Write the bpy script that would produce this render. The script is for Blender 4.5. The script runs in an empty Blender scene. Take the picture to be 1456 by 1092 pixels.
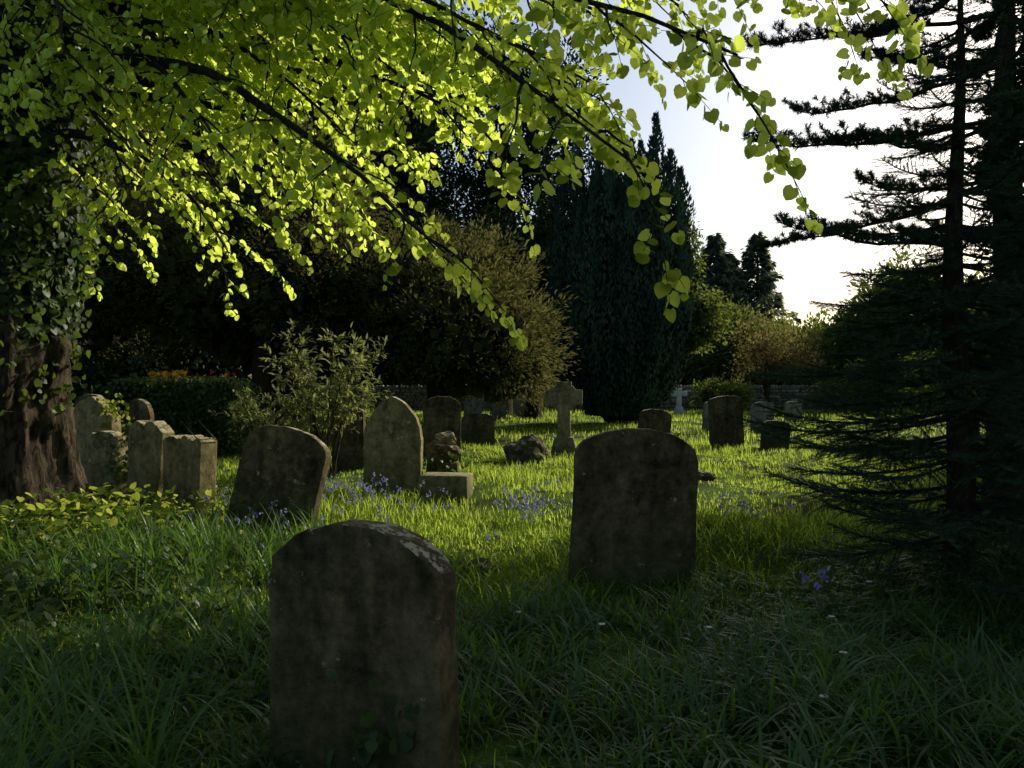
import bpy, math, random
import numpy as np
from mathutils import Vector, Matrix
rng=np.random.default_rng(11); random.seed(5)
scene=bpy.context.scene
scene.view_settings.view_transform='Standard'; scene.view_settings.look='None'; scene.view_settings.exposure=0
AZ=math.radians(50); EL=math.radians(28)

# ---------------------------------------------------------------- materials
def nt(name):
    m=bpy.data.materials.new(name); m.use_nodes=True
    t=m.node_tree; t.nodes.clear()
    return m,t,t.nodes,t.links
def leaf_mat(name,c1,c2,tc,tf=0.45,rough=0.5,spec=0.3,nscale=0.7):
    m,t,N,L=nt(name)
    out=N.new('ShaderNodeOutputMaterial')
    a=N.new('ShaderNodeAttribute'); a.attribute_name='rnd'
    geo=N.new('ShaderNodeNewGeometry'); no=N.new('ShaderNodeTexNoise'); no.inputs['Scale'].default_value=nscale; no.inputs['Detail'].default_value=1
    L.new(geo.outputs['Position'],no.inputs['Vector'])
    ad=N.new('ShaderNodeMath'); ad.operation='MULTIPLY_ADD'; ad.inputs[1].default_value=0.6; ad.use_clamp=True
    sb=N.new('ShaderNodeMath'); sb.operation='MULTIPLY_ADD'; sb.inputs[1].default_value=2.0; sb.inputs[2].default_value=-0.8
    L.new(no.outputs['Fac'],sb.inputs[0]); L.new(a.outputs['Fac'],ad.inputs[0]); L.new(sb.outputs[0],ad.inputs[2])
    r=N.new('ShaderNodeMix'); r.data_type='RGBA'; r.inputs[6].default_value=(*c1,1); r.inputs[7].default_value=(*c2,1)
    L.new(ad.outputs[0],r.inputs[0])
    if tf<=0:
        d=N.new('ShaderNodeBsdfDiffuse'); L.new(r.outputs[2],d.inputs[0]); L.new(d.outputs[0],out.inputs[0]); return m
    mix=N.new('ShaderNodeMixShader'); mix.inputs[0].default_value=tf
    if spec>0:
        p=N.new('ShaderNodeBsdfPrincipled'); p.inputs['Roughness'].default_value=rough; p.inputs['Specular IOR Level'].default_value=spec
    else: p=N.new('ShaderNodeBsdfDiffuse')
    tr=N.new('ShaderNodeBsdfTranslucent'); L.new(r.outputs[2],p.inputs[0])
    r2=N.new('ShaderNodeMix'); r2.data_type='RGBA'; r2.inputs[6].default_value=(*[x*0.6 for x in tc],1); r2.inputs[7].default_value=(*tc,1)
    L.new(ad.outputs[0],r2.inputs[0]); L.new(r2.outputs[2],tr.inputs['Color'])
    L.new(p.outputs[0],mix.inputs[1]); L.new(tr.outputs[0],mix.inputs[2]); L.new(mix.outputs[0],out.inputs[0])
    return m
def stone_mat(name,dark,mid,light,lichen=0.62,sc=1.0):
    m,t,N,L=nt(name)
    out=N.new('ShaderNodeOutputMaterial'); p=N.new('ShaderNodeBsdfPrincipled'); p.inputs['Roughness'].default_value=0.95; p.inputs['Specular IOR Level'].default_value=0.15
    ge=N.new('ShaderNodeNewGeometry')
    def noise(s,d=6,rg=0.6,off=(0,0,0),st=(1,1,1)):
        n=N.new('ShaderNodeTexNoise'); n.inputs['Scale'].default_value=s*sc; n.inputs['Detail'].default_value=d; n.inputs['Roughness'].default_value=rg
        sh=N.new('ShaderNodeMapping'); sh.inputs['Location'].default_value=off; sh.inputs['Scale'].default_value=st; L.new(ge.outputs['Position'],sh.inputs[0]); L.new(sh.outputs[0],n.inputs['Vector']); return n
    n1=noise(3.2); n2=noise(14,8,0.7); n3=noise(60,4); n4=noise(7,5,.6,(3,1,0),(1,1,.22))
    cr=N.new('ShaderNodeValToRGB'); e=cr.color_ramp; e.elements[0].position=0.40; e.elements[0].color=(*dark,1); e.elements[1].position=0.62; e.elements[1].color=(*light,1)
    x=e.elements.new(0.5); x.color=(*mid,1)
    def madd(a,k,b=None):
        q=N.new('ShaderNodeMath'); q.operation='MULTIPLY_ADD'; q.inputs[1].default_value=k; q.inputs[2].default_value=0; L.new(a,q.inputs[0])
        if b: L.new(b,q.inputs[2])
        return q.outputs[0]
    f=madd(n1.outputs['Fac'],.3,madd(n2.outputs['Fac'],.4,madd(n4.outputs['Fac'],.3)))
    L.new(f,cr.inputs[0])
    vo=noise(9,5,.75,(5,9,3)); rr=N.new('ShaderNodeValToRGB'); rr.color_ramp.elements[0].position=lichen; rr.color_ramp.elements[1].position=lichen+0.05
    sn=N.new('ShaderNodeSeparateXYZ'); L.new(ge.outputs['Normal'],sn.inputs[0])
    ln=N.new('ShaderNodeMath'); ln.operation='MULTIPLY_ADD'; ln.inputs[1].default_value=0.14; L.new(sn.outputs['Z'],ln.inputs[0]); L.new(vo.outputs['Fac'],ln.inputs[2]); L.new(ln.outputs[0],rr.inputs[0])
    mx=N.new('ShaderNodeMix'); mx.data_type='RGBA'; mx.inputs[7].default_value=(0.34,0.32,0.2,1); L.new(rr.outputs[0],mx.inputs[0]); L.new(cr.outputs[0],mx.inputs[6])
    sx=N.new('ShaderNodeSeparateXYZ'); L.new(ge.outputs['Position'],sx.inputs[0])
    mr=N.new('ShaderNodeMapRange'); mr.inputs[1].default_value=0.6; mr.inputs[2].default_value=0.0; mr.inputs[3].default_value=0.0; mr.inputs[4].default_value=1.1
    L.new(sx.outputs['Z'],mr.inputs[0])
    mm=N.new('ShaderNodeMath'); mm.operation='MULTIPLY'; L.new(mr.outputs[0],mm.inputs[0]); L.new(n1.outputs['Fac'],mm.inputs[1])
    mg=N.new('ShaderNodeMix'); mg.data_type='RGBA'; mg.inputs[7].default_value=(0.035,0.05,0.012,1); L.new(mm.outputs[0],mg.inputs[0]); L.new(mx.outputs[2],mg.inputs[6])
    L.new(mg.outputs[2],p.inputs['Base Color'])
    b=N.new('ShaderNodeBump'); b.inputs['Strength'].default_value=1; b.inputs['Distance'].default_value=0.02
    b2=N.new('ShaderNodeBump'); b2.inputs['Strength'].default_value=1; b2.inputs['Distance'].default_value=0.005
    L.new(n2.outputs['Fac'],b.inputs['Height']); L.new(n3.outputs['Fac'],b2.inputs['Height']); L.new(b.outputs[0],b2.inputs['Normal']); L.new(b2.outputs[0],p.inputs['Normal'])
    L.new(p.outputs[0],out.inputs[0]); return m
def bark_mat(name,dark,light,s=1.0):
    m,t,N,L=nt(name)
    out=N.new('ShaderNodeOutputMaterial'); p=N.new('ShaderNodeBsdfPrincipled'); p.inputs['Roughness'].default_value=0.95; p.inputs['Specular IOR Level'].default_value=0.1
    tc=N.new('ShaderNodeTexCoord'); mp=N.new('ShaderNodeMapping'); mp.inputs['Scale'].default_value=(9*s,9*s,2.4*s); L.new(tc.outputs['Object'],mp.inputs[0])
    n=N.new('ShaderNodeTexNoise'); n.inputs['Scale'].default_value=1.5; n.inputs['Detail'].default_value=10; n.inputs['Roughness'].default_value=.65; n.inputs['Distortion'].default_value=1.0; L.new(mp.outputs[0],n.inputs['Vector'])
    cr=N.new('ShaderNodeValToRGB'); cr.color_ramp.elements[0].position=0.40; cr.color_ramp.elements[0].color=(*dark,1); cr.color_ramp.elements[1].position=0.68; cr.color_ramp.elements[1].color=(*light,1)
    L.new(n.outputs['Fac'],cr.inputs[0]); L.new(cr.outputs[0],p.inputs['Base Color'])
    b=N.new('ShaderNodeBump'); b.inputs['Strength'].default_value=1; b.inputs['Distance'].default_value=0.06; L.new(n.outputs['Fac'],b.inputs['Height']); L.new(b.outputs[0],p.inputs['Normal'])
    L.new(p.outputs[0],out.inputs[0]); return m
def flat_mat(name,c,rough=0.7,tf=0.0):
    return leaf_mat(name,[x*0.7 for x in c],c,c,tf,rough,0,3)

M_LIME=leaf_mat('lime_leaf',(0.045,0.095,0.014),(0.10,0.16,0.025),(0.76,0.92,0.12),0.78,0.45,0,0.9)
M_GRASS=leaf_mat('grass_blade',(0.03,0.06,0.012),(0.12,0.18,0.03),(0.62,0.80,0.09),0.55,0.55,0,0.9)
M_STRAP=leaf_mat('strap_leaf',(0.020,0.055,0.012),(0.06,0.13,0.022),(0.20,0.38,0.04),0.35,0.42,0.32,1.5)
M_YEW=leaf_mat('yew_leaf',(0.024,0.038,0.014),(0.085,0.10,0.034),(0.28,0.27,0.08),0.25,.5,0,nscale=.6)
M_IRISH=leaf_mat('irish_yew_leaf',(0.022,0.045,0.034),(0.065,0.11,0.068),(0,0,0),0)
M_FAR_HAZE=leaf_mat('hazed_conifer_leaf',(0.05,0.085,0.06),(0.12,0.17,0.11),(0.3,.35,.2),0.3,.5,0)  # leaf colour lightened to stand in for distance haze
M_DARK=leaf_mat('dark_leaf',(0.022,0.036,0.016),(0.060,0.085,0.03),(0,0,0),0)
M_BROAD=leaf_mat('broad_leaf',(0.05,0.08,0.02),(0.12,0.16,0.04),(0.30,0.36,0.07),0.35,0.55,0,0.4)
M_REDDISH=leaf_mat('bronze_leaf',(0.13,0.07,0.05),(0.10,0.13,0.04),(0.34,0.28,0.09),0.35,0.55,0,0.9)
M_IVY=leaf_mat('ivy_leaf',(0.018,0.038,0.010),(0.05,0.085,0.018),(0.20,0.28,0.03),0.3,0.5,0.25,1.5)
M_HERB=leaf_mat('herb_leaf',(0.05,0.09,0.015),(0.11,0.16,0.03),(0.52,0.60,0.07),0.5,0.5,0,1.5)
M_SHRUB=leaf_mat('shrub_leaf',(0.07,0.10,0.03),(0.16,0.18,0.07),(0.38,0.42,0.12),0.4,0.5,0,1.5)
M_SPRUCE=leaf_mat('spruce_needle',(0.026,0.058,0.036),(0.075,0.12,0.06),(0,0,0),0,nscale=1.5)
M_PINE=leaf_mat('pine_needle',(0.022,0.045,0.026),(0.060,0.090,0.040),(0,0,0),0,nscale=1.5)
M_BARK=bark_mat('bark',(0.014,0.011,0.007),(0.105,0.080,0.052))
M_TWIG=bark_mat('twig_bark',(0.025,0.020,0.013),(0.075,0.06,0.038),3)
M_STONE=stone_mat('sandstone',(0.020,0.016,0.008),(0.080,0.062,0.028),(0.20,0.155,0.075),.64)
M_STONE2=stone_mat('limestone',(0.07,0.055,0.026),(0.20,0.165,0.075),(0.36,0.30,0.15),0.60)
M_GREY=stone_mat('grey_stone',(0.10,0.095,0.07),(0.20,0.19,0.15),(0.34,0.32,0.26),0.62)
M_PALE=stone_mat('pale_marble',(0.5,0.5,0.46),(0.65,0.65,0.6),(0.75,0.75,0.7),0.7)
M_BLUE=flat_mat('bluebell_petal',(0.46,0.43,0.74),0.6,0.4)
M_WHITE=flat_mat('daisy_petal',(0.8,0.8,0.75),0.6,0.3)
M_YEL=flat_mat('yellow_petal',(0.8,0.6,0.04),0.6,0.3)
M_ORANGE=flat_mat('orange_petal',(0.95,0.50,0.03),0.6,0.4)
M_RED=flat_mat('red_petal',(0.9,0.08,0.08),0.6,0.4)

# ---------------------------------------------------------------- geometry helpers
class Geo:
    def __init__(s): s.V=[];s.P={3:[],4:[]};s.M={3:[],4:[]};s.R=[];s.n=0
    def add(s,V,F,rnd,mi=0):
        V=np.asarray(V,float).reshape(-1,3); F=np.asarray(F,int)
        k=F.shape[1]; s.V.append(V); s.P[k].append(F+s.n); s.M[k].append(np.full(len(F),mi))
        s.R.append(np.broadcast_to(np.asarray(rnd,float),(len(V),)).copy()); s.n+=len(V)
    def build(s,name,mats,parent=None,smooth=False,loc=None):
        V=np.concatenate(s.V); R=np.concatenate(s.R)
        if loc is not None: V=V-np.array(loc)
        me=bpy.data.meshes.new(name)
        P=[];mi=[];tot=[]
        for k in (3,4):
            if s.P[k]:
                f=np.concatenate(s.P[k]); P.append(f.ravel()); tot.append(np.full(len(f),k)); mi.append(np.concatenate(s.M[k]))
        loops=np.concatenate(P); tot=np.concatenate(tot); mi=np.concatenate(mi)
        me.vertices.add(len(V)); me.vertices.foreach_set('co',V.astype(np.float32).ravel())
        me.loops.add(len(loops)); me.loops.foreach_set('vertex_index',loops.astype(np.int32))
        me.polygons.add(len(tot)); st=np.concatenate([[0],np.cumsum(tot)[:-1]])
        me.polygons.foreach_set('loop_start',st.astype(np.int32))
        me.polygons.foreach_set('material_index',mi.astype(np.int32))
        if smooth: me.polygons.foreach_set('use_smooth',np.ones(len(tot),bool))
        me.update(calc_edges=True)
        at=me.attributes.new('rnd','FLOAT','POINT'); at.data.foreach_set('value',R.astype(np.float32))
        for m in (mats if isinstance(mats,(list,tuple)) else [mats]): me.materials.append(m)
        o=bpy.data.objects.new(name,me); scene.collection.objects.link(o)
        if loc is not None: o.location=loc
        if parent: o.parent=parent
        return o
def nrm(a): return a/np.maximum(np.linalg.norm(a,axis=-1,keepdims=True),1e-9)
def scatter(geo,T,F,pos,d,nn,sc,mi=0,rnd=None,wid=1.0):
    pos=np.asarray(pos,float); n=len(pos)
    if n==0: return
    d=nrm(np.asarray(d,float)); nn=np.asarray(nn,float)
    x=nrm(np.cross(d,nn)+1e-6); z=np.cross(x,d)
    sc=np.broadcast_to(sc,(n,)); wid=np.broadcast_to(wid,(n,))
    V=pos[:,None,:]+sc[:,None,None]*(T[None,:,0:1]*wid[:,None,None]*x[:,None,:]+T[None,:,1:2]*d[:,None,:]+T[None,:,2:3]*z[:,None,:])
    K=len(T); FF=(np.asarray(F)[None]+ (np.arange(n)*K)[:,None,None]).reshape(-1,np.asarray(F).shape[1])
    r=rng.random(n) if rnd is None else np.broadcast_to(rnd,(n,))
    geo.add(V.reshape(-1,3),FF,np.repeat(r,K),mi)
def tube(geo,pts,rad,sides=6,mi=0,rnd=0.5,cap=False):
    pts=np.asarray(pts,float); n=len(pts); rad=np.broadcast_to(rad,(n,))
    t=nrm(np.gradient(pts,axis=0)); ref=np.array([0.0,0,1]) if abs(t[:,2]).mean()<0.8 else np.array([1.0,0.1,0])
    a=nrm(np.cross(t,ref)); b=np.cross(t,a)
    th=np.arange(sides)/sides*2*math.pi
    V=pts[:,None]+rad[:,None,None]*(np.cos(th)[None,:,None]*a[:,None]+np.sin(th)[None,:,None]*b[:,None])
    i=np.arange(n-1)[:,None]*sides; j=np.arange(sides)[None]; j2=(j+1)%sides
    F=np.stack([i+j,i+j2,i+sides+j2,i+sides+j],-1).reshape(-1,4)
    geo.add(V.reshape(-1,3),F,rnd,mi)
def bez(a,b,c,n):
    t=np.linspace(0,1,n)[:,None]; a,b,c=map(lambda q:np.asarray(q,float),(a,b,c))
    return (1-t)**2*a+2*t*(1-t)*b+t*t*c
HEART=np.array([(0,0,0),(0,.38,0.0),(0,.70,-.02),(0,1.04,-.10),(.28,-.14,.04),(.56,.12,.08),(.56,.46,.07),(.34,.80,.0),(-.28,-.14,.04),(-.56,.12,.08),(-.56,.46,.07),(-.34,.80,.0)],float)
HEART_F=[(0,4,5,1),(1,5,6,2),(2,6,7,3),(0,1,9,8),(1,2,10,9),(2,3,11,10)]
DIA=np.array([(0,0,0),(.5,.45,.08),(0,1,-.1),(-.5,.45,.08)],float); DIA_F=[(0,1,2,3)]
LANCE=np.array([(0,0,0),(.5,.3,.04),(.42,.65,.0),(0,1,-.15),(-.42,.65,.0),(-.5,.3,.04)],float); LANCE_F=[(0,1,2,5),(5,2,3,4)]
def needles(nn,L,w,length,up=0.4,seed=1,f0=.75):
    r=np.random.default_rng(seed); V=[];F=[]
    for i in range(nn):
        y=i/nn*length; a=r.random()*2*math.pi
        dx=math.cos(a); dz=math.sin(a)
        d=np.array([dx,f0+r.random()*.3,dz*0.8+up*.3]); d/=np.linalg.norm(d)
        s=np.cross(d,[0,1,0]); s/=max(np.linalg.norm(s),1e-6)
        p=np.array([0,y,0]); l=L*(.7+.5*r.random())
        k=len(V); V+= [p-s*w,p+s*w,p+d*l]; F.append((k,k+1,k+2))
    return np.array(V),F
SPR,SPR_F=needles(12,0.026,0.0022,0.07,0.3,seed=2)
PIN,PIN_F=needles(20,0.062,0.0055,0.06,.6,seed=3,f0=.35)
def gz(x,y):
    x=np.asarray(x,float);y=np.asarray(y,float)
    f=np.clip((np.hypot(x,y)-1)/6,0,1)
    return f*(0.05*np.sin(x*.8+1.3)*np.cos(y*.6)+0.035*np.sin(x*1.9+y*1.3))+0.02*np.sin(x*3.1)*np.sin(y*2.7+1)
def gz1(x,y): return float(gz(x,y))
def empty(name,loc=(0,0,0)):
    e=bpy.data.objects.new(name,None); e.location=loc; scene.collection.objects.link(e); return e
def rdir(n):
    v=rng.normal(size=(n,3)); return nrm(v)

def crown(geo,blobs,ncl,per,cr,ls,T=DIA,F=DIA_F,wid=0.45,outb=0.8,up=0.1,flat=1.0,mi=0,minz=-0.5,core=True,shell=(0.7,1.05)):
    for (c,r) in blobs:
        c=np.array(c,float); r=np.array(r,float)
        n=int(ncl*max(0.25,(r[0]*r[1]*r[2])**(2/3)/4)); D=rdir(int(n*1.7)); D=D[D[:,2]>minz][:n]; n=len(D)
        k=rng.uniform(shell[0],shell[1],n)
        C=c+D*r*k[:,None]
        m=per; Cn=np.repeat(C,m,0); Dn=np.repeat(D,m,0); rr=np.repeat(rng.uniform(.6,1.3,n),m)
        off=rng.normal(size=(n*m,3))*np.array([1,1,flat])*0.45
        P=Cn+off*(cr*rr)[:,None]
        d=nrm(Dn*outb+nrm(off)*0.6+rdir(n*m)*0.45+np.array([0,0,up]))
        nn=rdir(n*m)*0.7+np.array([0,0,1.0])
        cl=np.repeat(rng.uniform(0,1,n),m)*.6+rng.random(n*m)*.4
        keep=P[:,2]>0.05
        scatter(geo,T,F,P[keep],d[keep],nn[keep],(ls*rng.uniform(.6,1.3,n*m))[keep],mi,cl[keep],wid)
        if core:  # inner leaves added to block light, tinted dark to paint the crown's inner shade
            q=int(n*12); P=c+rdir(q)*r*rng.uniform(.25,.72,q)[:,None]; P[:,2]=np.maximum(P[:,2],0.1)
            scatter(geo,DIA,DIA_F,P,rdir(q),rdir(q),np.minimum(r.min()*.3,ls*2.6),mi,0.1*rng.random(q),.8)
def tree_wood(geo,base,h,r,blobs,mi=1):
    base=np.array(base,float)
    pts=base+np.array([[0.12*math.sin(i*1.3)*i/6,0.1*math.cos(i*1.7)*i/6,h*i/8] for i in range(9)])
    tube(geo,pts,np.linspace(r,r*.3,9)*np.array([1.5,1.1]+[1]*7),9,mi)
    for (c,rr) in blobs:
        for k in range(4):
            s=pts[rng.integers(2,7)]; e=np.array(c)+rdir(1)[0]*np.array(rr)*.75
            tube(geo,bez(s,(s+e)/2+np.array([0,0,.3]),e,7),np.linspace(r*.35,r*.06,7),5,mi)

# ---------------------------------------------------------------- ground
def ground():
    u=np.linspace(-1,1,241); g=np.sinh(u*6.0)/math.sinh(6.0)*450
    X,Y=np.meshgrid(g,g+8); Z=gz(X,Y)
    far=np.clip((np.hypot(X,Y)-70)/60,0,1); Z=Z*(1-far)
    V=np.stack([X,Y,Z],-1).reshape(-1,3); n=241
    i=np.arange(n-1)[:,None]*n; j=np.arange(n-1)[None]
    F=np.stack([i+j,i+j+1,i+n+j+1,i+n+j],-1).reshape(-1,4)
    G=Geo(); G.add(V,F,0.5)
    m,t,N,L=nt('ground_soil_grass')
    out=N.new('ShaderNodeOutputMaterial'); p=N.new('ShaderNodeBsdfPrincipled'); p.inputs['Roughness'].default_value=1; p.inputs['Specular IOR Level'].default_value=0.05
    ge=N.new('ShaderNodeNewGeometry')
    n1=N.new('ShaderNodeTexNoise'); n1.inputs['Scale'].default_value=1.2; n1.inputs['Detail'].default_value=8; L.new(ge.outputs['Position'],n1.inputs['Vector'])
    n2=N.new('ShaderNodeTexNoise'); n2.inputs['Scale'].default_value=30; n2.inputs['Detail'].default_value=4; L.new(ge.outputs['Position'],n2.inputs['Vector'])
    cr=N.new('ShaderNodeValToRGB'); cr.color_ramp.elements[0].position=.35; cr.color_ramp.elements[0].color=(.03,.03,.012,1); cr.color_ramp.elements[1].position=.6; cr.color_ramp.elements[1].color=(.07,.12,.016,1)
    L.new(n1.outputs['Fac'],cr.inputs[0]); L.new(cr.outputs[0],p.inputs['Base Color'])
    b=N.new('ShaderNodeBump'); b.inputs['Distance'].default_value=.04; L.new(n2.outputs['Fac'],b.inputs['Height']); L.new(b.outputs[0],p.inputs['Normal']); L.new(p.outputs[0],out.inputs[0])
    G.build('ground',m,smooth=True)
ground()

def blades(geo,x,y,L,w,ang,lean,curl,segs,mi=0,rnd=None):
    n=len(x); z=gz(x,y); base=np.stack([x,y,z-.01],-1)
    h=np.stack([np.cos(ang),np.sin(ang),np.zeros(n)],-1); s=np.stack([-np.sin(ang),np.cos(ang),np.zeros(n)],-1)
    V=[];p=base.copy(); th=lean.copy()
    for k in range(segs+1):
        f=k/segs; ww=w*(1-f**2.2)*(.75+.5*f*(1-f)*2)+0.0006
        V.append(p-s*ww[:,None]*.5); V.append(p+s*ww[:,None]*.5)
        st=L/segs
        p=p+(h*np.sin(th)[:,None]+np.array([0,0,1.])*np.cos(th)[:,None])*st[:,None]
        th=np.minimum(th+curl/segs,2.6)
    V=np.stack(V,1); K=2*(segs+1)
    V[:,:,2]=np.maximum(V[:,:,2],z[:,None]-.01)
    f=np.array([(2*k,2*k+1,2*k+3,2*k+2) for k in range(segs)])
    F=(f[None]+(np.arange(n)*K)[:,None,None]).reshape(-1,4)
    r=rng.random(n) if rnd is None else rnd
    geo.add(V.reshape(-1,3),F,np.repeat(r,K),mi)
def wedge(n,y0,y1,side=0.78,extra=1.0):
    y=np.sqrt(rng.uniform(y0**2,y1**2,n)); x=rng.uniform(-1,1,n)*(y*side+extra); return x,y
def grass():
    G=Geo()
    tx,ty=wedge(3900,1.2,8.5); per=11
    strapy=(ty-.25*tx+rng.normal(0,.5,len(tx)))<5.2
    for sel,mi,wk,lk in ((strapy,1,1.7,1.2),(~strapy,0,1.0,1.0)):
        ax,ay=tx[sel],ty[sel]
        x=np.repeat(ax,per)+rng.normal(0,.035,len(ax)*per); y=np.repeat(ay,per)+rng.normal(0,.035,len(ax)*per); n=len(x)
        hs=np.repeat(rng.uniform(.6,1.3,len(ax)),per)*(0.82+.42*np.sin(x*1.7+2)*np.sin(y*1.5))*lk
        hs=hs*(1-.42*np.clip((y-x-6.2)/1.5,0,1))
        blades(G,x,y,rng.uniform(.18,.38,n)*hs,rng.uniform(.006,.012,n)*wk,rng.uniform(0,6.28,n),rng.uniform(.15,.9,n),rng.uniform(1.0,2.8,n),6,mi,None)
    x,y=wedge(24000,1.2,9); n=len(x)
    blades(G,x,y,rng.uniform(.06,.16,n),rng.uniform(.003,.006,n),rng.uniform(0,6.28,n),rng.uniform(0,.6,n),rng.uniform(.2,1.5,n),3)
    tx,ty=wedge(11000,7.5,19,.72,2); per=9
    x=np.repeat(tx,per)+rng.normal(0,.05,len(tx)*per); y=np.repeat(ty,per)+rng.normal(0,.05,len(tx)*per); n=len(x)
    hs=np.repeat(rng.uniform(.5,1.4,len(tx)),per)*(.85+.5*np.sin(x*1.1+y*.4)*np.sin(y*.9+x*.3))
    blades(G,x,y,rng.uniform(.08,.18,n)*hs,rng.uniform(.008,.014,n),rng.uniform(0,6.28,n),rng.uniform(0,.8,n),rng.uniform(.2,1.6,n),2)
    x,y=wedge(50000,18,46,.7,3); n=len(x)
    blades(G,x,y,rng.uniform(.10,.20,n)*(1+.4*np.sin(x*.7)*np.sin(y*.5)),rng.uniform(.02,.04,n),rng.uniform(0,6.28,n),rng.uniform(0,.6,n),rng.uniform(.2,1.,n),1)
    G.build('grass',[M_GRASS,M_STRAP])
    G=Geo()
    def strap(cx,cy,rx,ry,nt_,per,l0,l1,w,lean=.45):
        a=rng.normal(size=(nt_,2))*.5; tx=cx+a[:,0]*rx; ty=cy+a[:,1]*ry
        x=np.repeat(tx,per)+rng.normal(0,.03,nt_*per); y=np.repeat(ty,per)+rng.normal(0,.03,nt_*per); n=len(x)
        blades(G,x,y,rng.uniform(l0,l1,n),rng.uniform(.7,1.2,n)*w,rng.uniform(0,6.28,n),rng.uniform(.0,lean,n),rng.uniform(.3,2.0,n),7)
    strap(-2.5,6.3,1.1,1.1,85,15,.3,.55,.015)
    strap(-3.4,5.6,1.0,1.2,50,13,.3,.5,.014)
    strap(-1.75,2.6,.5,.7,22,10,.5,.95,.012,.35)
    strap(-1.6,4.2,.8,.9,40,12,.25,.48,.014,.6)
    strap(1.08,4.75,.1,.08,3,9,.3,.52,.011,.25)
    strap(-.1,4.0,1.6,.8,60,12,.2,.42,.015,.8)
    strap(1.6,3.4,1.6,.9,95,12,.2,.42,.014,.8)
    strap(3.0,6.6,1.5,.8,30,8,.15,.3,.009,.6)
    G.build('daffodil_leaves',[M_STRAP])
grass()

def flowers():
    G=Geo()
    def bells(cx,cy,rx,ry,n):
        for i in range(n):
            x=cx+random.gauss(0,rx); y=cy+random.gauss(0,ry); z=gz1(x,y); h=random.uniform(.20,.38); a=random.random()*6.28; ln=random.uniform(.02,.09)
            top=np.array([x+ln*math.cos(a),y+ln*math.sin(a),z+h]); pts=bez((x,y,z),(x,y,z+h*.8),top+np.array([ln*math.cos(a),ln*math.sin(a),-.01]),6)
            tube(G,pts,.0022,3,1)
            m=9; P=pts[3]+ (pts[5]-pts[3])*rng.random((m,1))+rng.normal(0,.012,(m,3)); D=rdir(m)*.6+np.array([0,0,-.8])
            scatter(G,LANCE,LANCE_F,P,D,rdir(m),.024,0,None,.8); scatter(G,LANCE,LANCE_F,P,D,rdir(m),.024,0,None,.8)
    bells(.1,8.4,.16,.25,36); bells(-1.75,9.2,.2,.4,24); bells(-1.3,8.2,.3,.4,16); bells(-2.35,9.5,.2,.4,24); bells(2.35,7.9,.3,.3,16); bells(2.1,5.4,.1,.1,6); bells(-3.2,9.8,.3,.4,18); bells(-2.8,7.3,.5,.4,16); bells(-3.3,9.2,.15,.3,12); bells(.6,8.2,1.0,1.2,12)
    G.build('bluebells',[M_BLUE,M_GRASS])
    G=Geo()
    def daisy(x,y,mi,s=.018):
        z=gz1(x,y)+random.uniform(.12,.19); c=np.array([x,y,z]); tube(G,[(x,y,0),(x,y,z*.5),c],.0015,3,2)
        m=12; a=np.arange(m)/m*6.28; D=np.stack([np.cos(a),np.sin(a),0*a+.1],-1)
        scatter(G,LANCE,LANCE_F,np.repeat(c[None],m,0),D,np.repeat([[.1,-.3,1.]],m,0),s,mi,None,.45)
        scatter(G,DIA,DIA_F,np.repeat(c[None]+[0,0,.003],5,0)+rng.normal(0,.002,(5,3)),rdir(5),rdir(5),.006,1)
    for (x,y) in [(1.62,3.78),(.04,4.75),(1.35,3.35),(.5,4.3),(2.4,5.2),(-.15,6.2),(.35,6.9),(1.1,4.3),(1.9,4.6)]: daisy(x,y,0,.022)
    for i in range(90):
        x=random.uniform(-1,3.6); y=random.uniform(6.5,13); daisy(x,y,random.choice([0,0,1]),.015)
    for i in range(60):
        x=random.uniform(1.6,3.0); y=random.uniform(6.2,9); daisy(x,y,1,.015)
    G.build('daisies',[M_WHITE,M_YEL,M_GRASS])
flowers()

# ---------------------------------------------------------------- gravestones
def prof_round(w,h,sh=0.5):
    P=[(-w/2,0)];n=18
    for i in range(4): P.append((-w/2,(h-sh)*(i+1)/5))
    for i in range(n+1):
        a=math.pi*(1-i/n); P.append((w/2*math.cos(a),h-sh+sh*math.sin(a)**(0.85)))
    for i in range(4): P.append((w/2,(h-sh)*(4-i)/5))
    P.append((w/2,0)); return P
def prof_gothic(w,h,sh):
    R=(w*w/4+sh*sh)/w; P=[(-w/2,0)]
    for i in range(4): P.append((-w/2,(h-sh)*(i+1)/5))
    a1=math.asin(min(1,sh/R)); n=10
    for i in range(n+1):
        a=a1*i/n; P.append((-w/2+R-R*math.cos(a),h-sh+R*math.sin(a)))
    Q=[(-x,z) for x,z in reversed(P[:-1])]
    return P+Q
def prof_poly(pts,sub=3):
    P=[]
    for i in range(len(pts)-1):
        a=pts[i];b=pts[i+1]
        for k in range(sub): P.append((a[0]+(b[0]-a[0])*k/sub,a[1]+(b[1]-a[1])*k/sub))
    P.append(pts[-1]); return P
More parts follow.
